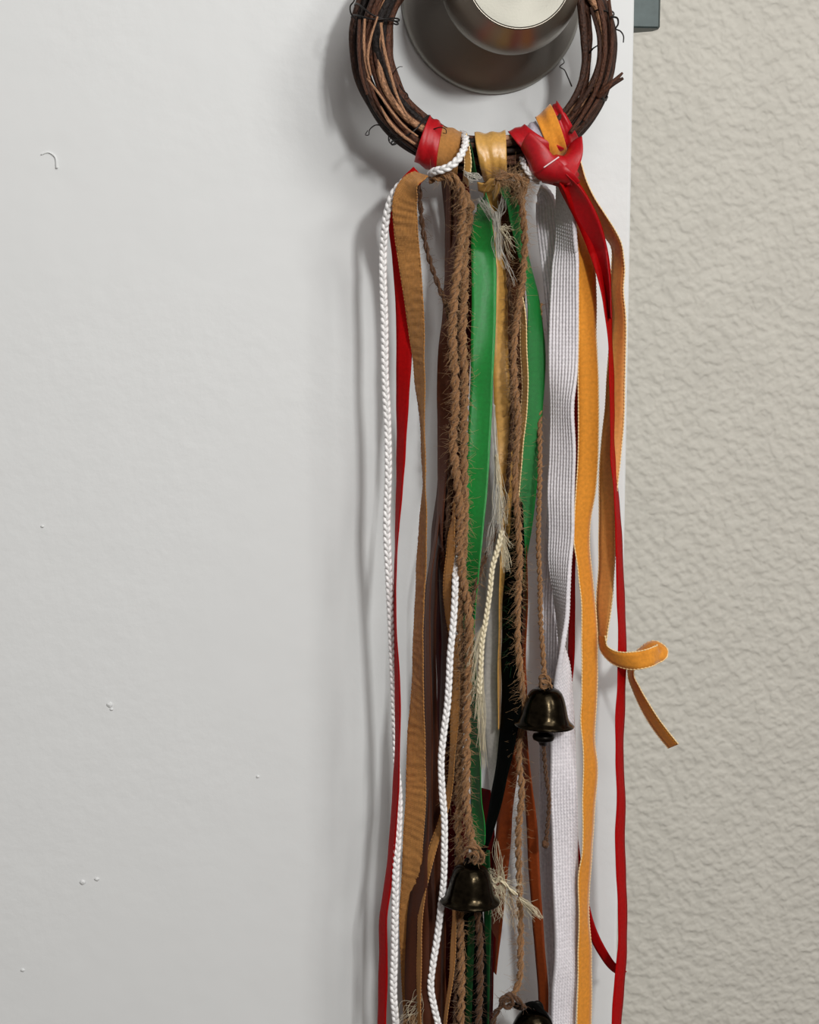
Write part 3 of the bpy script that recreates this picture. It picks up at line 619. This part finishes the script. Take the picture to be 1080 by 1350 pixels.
# straw knot right of lower bell
o = twine('frayed_knot', [(646, 1154, 33), (653, 1163, 36), (660, 1156, 37), (664, 1166, 36), (654, 1170, 35), (650, 1160, 34), (662, 1162, 37), (672, 1172, 38), (682, 1180, 38)], 5, ('jute', 'jute_fuzz'), seed=20, fuzz=0)
o.data.materials[0] = M['silk']
tassel('frayed_end', (660, 1163, 37), [(655, 1110, 38), (652, 1105, 38)], M['silk'], o, 5, seed=12, spread=1.5, rad=.00012)
tassel('frayed_end', (664, 1166, 37), [(664, 1130, 39), (656, 1108, 39)], M['silk'], o, 7, seed=13, spread=2, rad=.00012)
tassel('frayed_end', (685, 1184, 38), [(708, 1202, 39), (714, 1210, 39), (706, 1208, 39)], M['silk'], o, 34, seed=14, spread=1.6, rad=.0001)
tassel('frayed_end', (690, 1186, 38), [(712, 1190, 38), (704, 1220, 39), (700, 1205, 38)], M['silk'], o, 14, seed=19, spread=4, rad=.00007)
tassel('frayed_end', (660, 1168, 36), [(654, 1212, 37), (656, 1205, 37), (676, 1222, 37), (672, 1200, 37), (690, 1190, 38)], M['silk'], o, 46, seed=15, spread=5, wav=3)
tassel('frayed_end', (656, 1160, 36), [(690, 1172, 38), (672, 1146, 38), (645, 1150, 37)], M['silk'], o, 30, seed=16, spread=5, wav=3)
tassel('loose_fibres', (672, 1175, 36), [(677, 1232, 37), (680, 1205, 37)], M['jute_fuzz'], o, 18, seed=17, spread=4, wav=3)
T_(o, 'straw-coloured frayed knot of fibres right of the lower dark bell', 'fibres')
# lower left gold fuzz
o = tassel('fibre_tuft', (560, 1300, 35), [(535, 1340, 37), (528, 1352, 37), (545, 1350, 37), (552, 1356, 36)], M['silk'], None, 38, seed=18, spread=4, wav=3)
o.pop('kind', None)
tassel('loose_fibres', (545, 1340, 36), [(530, 1372, 37), (548, 1375, 37), (538, 1360, 37)], M['jute_fuzz'], o, 40, seed=21, spread=5, wav=3)
T_(o, 'frayed straw-gold fibre tuft at the bottom of the tan ribbon', 'fibres')

# --- white cord loop tied round the wreath
o = braid('braided_cord', [(606, 176, 20), (612, 178, 29), (614, 186, 34), (611, 198, 38), (604, 210, 40), (594, 219, 40), (582, 224, 39), (573, 226, 37), (566, 232, 33)], 11.5, M['cord'], pitch=9)
tassel('frayed_end', (614, 229, 37), [(634, 234, 40), (630, 237, 40), (622, 240, 39), (612, 226, 38)], M['silk_grey'], o, 34, seed=22, spread=1.4, rad=.00012)
T_(o, 'short white braided cord looped diagonally over the wreath', 'cord')
o = ribbon('ribbon', [(613, 180, 30, 5), (616, 200, 35, 7), (617, 218, 36, 8), (615, 234, 34, 7), (614, 242, 30, 6)], 10, M['gold'], seed=31, edge=M['stitch'])
T_(o, 'slim gold ribbon on the wreath between cord loop and shiny gold wrap', 'ribbon')
o = ribbon('ribbon', [(616, 182, 30, 3), (621, 200, 35, 4), (623, 216, 36, 6), (626, 236, 34, 8)], 9, M['green_mid'], seed=32)
T_(o, 'sliver of dark green ribbon on the wreath beside the shiny gold wrap', 'ribbon')
# gold twist below the gold wrap
o = ribbon('ribbon', [(630, 246, 33, 10), (642, 248, 35, 12), (652, 240, 37, 13), (653, 250, 36, 10), (650, 258, 34, 8)], 15, M['gold_wrap'], seed=33)
T_(o, 'small shiny gold ribbon loop knotted under the wreath', 'ribbon')
# jute ruff under the wreath
o = twine('jute_twine', [(664, 226, 33), (656, 236, 38), (668, 232, 38), (682, 234, 38), (690, 246, 37), (684, 262, 36)], 9, seed=25, fuzz=4, flen=.006)
T_(o, 'frayed jute wisp tied under the wreath between gold wrap and red knot', 'twine')

# --- right group: knit white ribbon, pale knit behind, reds and ambers
def knit_relief(cnt):
    def f(um, vm, u):
        cols = (u + .5) * cnt
        ridge = np.abs(np.sin(cols * PI))[None, :] ** .6
        ph = np.abs((cols % 1) - .5)[None, :]
        st = .5 + .5 * np.sin((vm / 1.3 + ph * 1.1) * 2 * PI)
        return .00062 * ridge * (.62 + .38 * st)
    return f
o = ribbon('ribbon', [(712, 250, 18, 10), (718, 262, 20, 22), (721, 290, 19, 28), (727, 340, 18, 28), (735, 420, 17, 28), (738, 520, 17, 28), (738, 620, 17, 28), (732, 720, 17, 28), (728, 790, 17, 26), (727, 860, 17, 26), (724, 940, 16, 26), (724, 1020, 16, 26), (725, 1100, 16, 28), (728, 1180, 16, 28), (733, 1250, 16, 26), (738, 1420, 16, 26)], 30, M['knit'], step=1.3, cols=57, relief=knit_relief(7), sym=True, seed=41)
T_(o, 'pale knit ribbon in shade, behind and left of the white knit ribbon', 'ribbon')
o = ribbon('ribbon', [(739, 236, 30, 9), (741, 250, 31, 12), (745, 280, 31, 22), (746.5, 320, 31, 27), (745, 360, 31, 34), (744, 400, 31, 37.5), (743, 450, 31, 39), (742.5, 490, 31, 37), (741, 530, 31, 31), (741.5, 600, 31, 33), (739.5, 650, 31, 35), (740, 700, 31, 34), (738, 740, 31, 30), (739.5, 780, 31, 21), (741, 820, 31, 11), (740, 848, 31, 3), (741.5, 880, 30, -13), (741, 920, 28, -25), (742, 980, 28, -33), (743, 1040, 29, -36), (744.5, 1100, 29, -36), (745.5, 1160, 29, -35), (746.5, 1200, 30, -33), (746.5, 1260, 30, -31), (744, 1300, 30, -33), (742, 1350, 30, -33), (741, 1420, 30, -33)], 39.5, M['knit'], step=1.3, cols=73, relief=knit_relief(9), sym=True, seed=42, thick=.0005)
T_(o, 'wide white knit ribbon, twisted once just above the upper bell', 'ribbon')
# thin red behind the knit, coming out right at the bottom
o = ribbon('ribbon', [(752, 240, 22, 12), (757, 300, 22, 14), (760, 400, 22, 10), (760, 510, 22, 7), (760, 600, 22, 6), (757, 700, 23, 6), (754.5, 760, 22, 7), (754, 820, 22, 8.5), (753, 870, 22, 8), (751, 905, 21, 6), (747, 940, 20, 6), (748, 1020, 18, 10), (757, 1110, 18, 12), (768, 1180, 19, 13), (781, 1228, 22, 13), (795, 1256, 24, 13), (808, 1274, 25, 12), (822, 1284, 25, 11)], 15, M['red_deep'], seed=43)
T_(o, 'narrow red ribbon behind the white knit, swinging right at the bottom', 'ribbon')
# amber velvet
o = ribbon('ribbon', [(754, 240, 28, 8), (757, 270, 29, 8), (763, 295, 30, 10), (769, 320, 30, 16), (773, 350, 30, 21), (774.5, 390, 30, 23), (774.5, 440, 30, 22), (775.5, 500, 30, 26.5), (776, 560, 30, 26.5), (775, 610, 30, 26), (772, 650, 30, 25), (768.5, 680, 30, 22), (767, 710, 30, 20), (771, 750, 30, 19), (776, 800, 30, 19), (777.5, 860, 30, 21), (777, 920, 30, 20), (775.5, 950, 30, 19), (776.5, 980, 30, 17), (778.5, 1010, 30, 18.5), (776.5, 1060, 30, 17), (775.5, 1100, 30, 15), (774, 1125, 30, 13.5), (771, 1150, 30, 15), (770, 1200, 30, 14.5), (771, 1260, 30, 18), (771, 1300, 30, 20), (770, 1350, 30, 20), (770, 1420, 30, 20)], 27, M['amber'], seed=44, flip=-1, edge=M['stitch'], wave=.3)
T_(o, 'amber velvet ribbon with stitched edges, directly right of the white knit', 'ribbon')
# right red ribbon with the big knot
o = ribbon('ribbon', [(742, 234, 40, 16), (752, 246, 40, 22), (762, 264, 39, 27), (777, 295, 38, 28), (789, 330, 37, 24), (796, 360, 36, 18), (800, 390, 35, 11), (803.5, 430, 35, 6.5), (806, 480, 35, 5), (807.5, 540, 35, 5), (808, 600, 35, 6), (812.5, 650, 35, 7), (815.5, 700, 35, 9), (817.5, 760, 34, 9.5), (820.5, 860, 30, 11), (819.5, 900, 31, 9.5), (817.5, 950, 32, 11), (817, 1000, 32, 11), (819, 1060, 32, 12), (817.5, 1100, 32, 13), (819, 1150, 32, 12), (821, 1200, 32, 12.5), (820.5, 1250, 32, 13), (816.5, 1300, 32, 13), (813, 1350, 32, 14), (811, 1420, 32, 14)], 29, M['red_deep'], seed=45, flip=-1, wave=.2)
rr_ = o
wrap('wrap', 68, 57, 30, 36, M['red'], rr_, r=30, seed=4, crease=.0012, phi=(8, 215), c0=149, lift=2)
wrap('wrap', 40, 49, 16, 24, M['red'], rr_, r=28, seed=7, crease=.001, phi=(-10, 215), c0=149)
blob('knot', 736, 226, 36.5, .0066, .0036, .0050, M['red'], rr_, 9, rot=-.15)
ribbon('knot_fold', [(757, 186, 32, 16), (756, 200, 36, 22), (752, 214, 39, 26), (746, 228, 41, 22), (742, 239, 41, 14)], 25, M['red'], rr_, seed=61, cols=11, cup=-.12, wave=.1, step=2)
ribbon('knot_fold', [(690, 190, 37, 24), (703, 204, 40, 32), (716, 219, 42, 35), (730, 231, 43, 31), (741, 238, 43, 22), (749, 243, 41, 12)], 36, M['red'], rr_, seed=62, cols=11, cup=-.22, wave=.1, step=2)
mb = MB(); q = to_world(smooth_path([(717, 221, 46.5), (727, 214, 46.5), (737, 207, 46)], 2)); mb.tube(q, .00024, 6); mb.build('stitching', M['stitch_white'], rr_)
ribbon('tail', [(741, 232, 42, 12), (750, 246, 42, 22), (762, 266, 41, 27), (776, 294, 40, 27), (788, 328, 39, 23), (795, 356, 38, 17), (800, 386, 36.5, 10), (803.5, 420, 35.6, 6.5)], 29, M['red'], rr_, seed=48, cols=9, cup=.05, wave=.1)
T_(rr_, 'red satin ribbon knotted on the right of the wreath, hanging at far right', 'ribbon')
# outer amber ribbon with a curl
o = ribbon('ribbon', [(757, 200, 26, 10), (762, 218, 29, 10), (767, 238, 31, 11), (778, 262, 33, 12), (791, 284, 34, 14), (803, 306, 34, 16), (813, 326, 33, 14), (815, 350, 31, 16), (813, 380, 30, 17), (816, 420, 30, 19), (814, 460, 30, 21), (812, 500, 30, 23), (810.5, 540, 30, 25), (806, 590, 30, 27), (802, 640, 30, 24), (800.5, 700, 30, 21.5), (800, 740, 30, 21), (797.5, 780, 30, 21), (795, 820, 30, 15), (794.5, 846, 31, 9)], 27, M['amber_back'], seed=49, edge=M['stitch'], wave=.2)
oa = o
cu = ribbon('curl', [(793, 838, 31, 10), (797, 856, 32, 12), (808, 866, 35, 17), (825, 871, 39, 22), (845, 870, 42, 24), (862, 865, 41, 23), (870, 860, 36, 20), (862, 855, 31, 20), (847, 860, 27, 14), (833, 876, 26, 10), (832, 890, 27, 8), (839, 908, 28, 10), (850, 930, 29, 13), (862, 950, 29, 14), (875, 968, 29, 15), (888, 984, 30, 15)], 24, M['amber'], oa, step=1.5, seed=50, edge=M['stitch'], wave=.0)
T_(oa, 'amber ribbon at the far right whose end curls out over the wall', 'ribbon')
# amber and lilac bands on the right of the wreath
o = wrap('ribbon', 47.5, 56, 33, 20, M['amber'], None, r=31, seed=3, crease=.0005, phi=(10, 215), c0=149, lift=1.2)
T_(o, 'short amber velvet band wrapped over the wreath above the red knot', 'ribbon')
o = wrap('ribbon', 59, 60, 20, 16, M['lilac'], None, r=29, seed=5, phi=(20, 215), c0=149)
T_(o, 'pale lilac band on the wreath between red wrap and amber band', 'ribbon')
o = braid('braided_cord', [(688, 208, 30), (691, 218, 35), (696, 226, 37), (703, 234, 36), (710, 240, 30)], 9, M['cord'])
T_(o, 'tiny bit of white cord left of the red knot', 'cord')

# ------------------------------------------------------------------ bells
def bell(px, py, d, R, tilt, label, low=False, clapper=True, string=None):
    """origin at rim centre; R rim radius in metres"""
    e = bpy.data.objects.new('bell', None); COL.objects.link(e); c = P(px, py, hang(py, d)); e.location = c
    e.rotation_euler = tilt
    s = R
    mb = MB(); prof = [(.995, -.02), (1.03, .0), (1.04, .05), (1.0, .10), (.93, .15), (.87, .23), (.82, .36), (.785, .5), (.75, .66), (.70, .84), (.64, 1.02), (.56, 1.18), (.46, 1.28), (.32, 1.35), (.14, 1.385), (.01, 1.39)]
    inner = [(.01, 1.3), (.3, 1.25), (.46, 1.1), (.58, .8), (.67, .5), (.76, .2), (.9, .02), (.97, -.02)]
    mb.lathe((0, 0, 0), (0, 0, 1), np.array(inner + prof) * s, 56); mb.build('bell_body', M['bronze'], e)
    mb = MB(); a = np.linspace(0, 2 * PI, 72); mb.tube(np.stack([np.cos(a) * 1.0, np.sin(a) * 1.0, a * 0 + .03], -1) * s, .05 * s, 8, cap=False); mb.build('rim', M['bronze'], e)
    mb = MB(); a = np.linspace(0, PI, 20); mb.tube(np.stack([np.cos(a) * .2, a * 0, 1.32 + np.sin(a) * .3], -1) * s, .075 * s, 8); mb.build('hanging_loop', M['bronze_black'], e)
    if clapper:
        mb = MB(); mb.lathe((0, 0, 0), (0, 0, 1), np.array([(.02, 1.0), (.05, .95), (.05, .1), (.15, .0), (.16, -.2), (.2, -.25), (.36, -.29), (.39, -.39), (.36, -.49), (.25, -.54), (.18, -.57), (.13, -.68), (.01, -.7)]) * s, 24)
        cl = mb.build('clapper', M['bronze_black'], e)
        k = 8
    return T_(e, label, 'bell')
b1 = bell(717.5, 957, 36, .0104, (math.radians(-3), math.radians(3), 0), 'dark bronze bell, upper right, in front of the white knit ribbon')
b2 = bell(619.5, 1189, 38, .0105, (math.radians(-2), math.radians(2), 0), 'dark bronze bell in the lower middle, under a jute knot', clapper=False)
b3 = bell(699, 1381, 38, .0105, (math.radians(-5), math.radians(10), 0), 'blackened bell at the bottom edge, cut off by the picture', clapper=False)
for b in (b1, b3):
    pass
def bell_string(keys, w, label, seed, fuzz=.2, mk=('jute_dark', 'jute_fuzz_dark')):
    o = twine('string', keys, w, mk, seed=seed, fuzz=fuzz, flen=.002, pitch=18); T_(o, label, 'string'); return o
o = bell_string([(717, 984, 36), (718, 1000, 36), (720, 1022, 36), (724, 1052, 36), (722, 1088, 36), (720, 1108, 36)], 7, 'brown clapper string hanging below the upper right bell', 31)
blob('knot', 719, 1113, 36, .0013, .0012, .0016, M['jute_dark'], o, 4)
# twine knots above the bells
o = twine('twine_knot', [(610, 1128, 37), (616, 1118, 40), (626, 1116, 42), (634, 1122, 42), (637, 1132, 40), (632, 1138, 37), (622, 1136, 36), (618, 1128, 39), (626, 1124, 42), (630, 1130, 42), (624, 1138, 40)], 7, seed=35, fuzz=.8, flen=.003)
T_(o, 'knot of brown jute on top of the lower middle bell', 'knot')
o = twine('twine_knot', [(713, 902, 38), (712, 894, 41), (718, 890, 42), (724, 896, 42), (722, 905, 41), (715, 906, 42), (714, 898, 43), (722, 900, 43), (728, 906, 41)], 6, seed=36, fuzz=.5, flen=.002)
T_(o, 'small twine knot on top of the upper right bell', 'knot')
o = twine('twine_knot', [(692, 1330, 38), (682, 1318, 40), (670, 1312, 41), (662, 1318, 42), (666, 1328, 42), (676, 1322, 43), (670, 1314, 43), (660, 1326, 41), (652, 1340, 39), (650, 1352, 38), (654, 1380, 37)], 9, ('jute_dark', 'jute_fuzz_dark'), seed=37, fuzz=.8, flen=.003)
T_(o, 'dark twine knot and loop beside the bottom bell', 'knot')
o = ribbon('ribbon', [(672, 1322, 37, 6), (690, 1328, 37, 9), (703, 1324, 39, 8), (714, 1334, 40, 10), (724, 1352, 40, 10), (730, 1400, 38, 10)], 12, M['black'], seed=60)
T_(o, 'short black strip looped over the bottom bell', 'ribbon')

for o in things:
    if o.type == 'MESH': centre_origin(o)
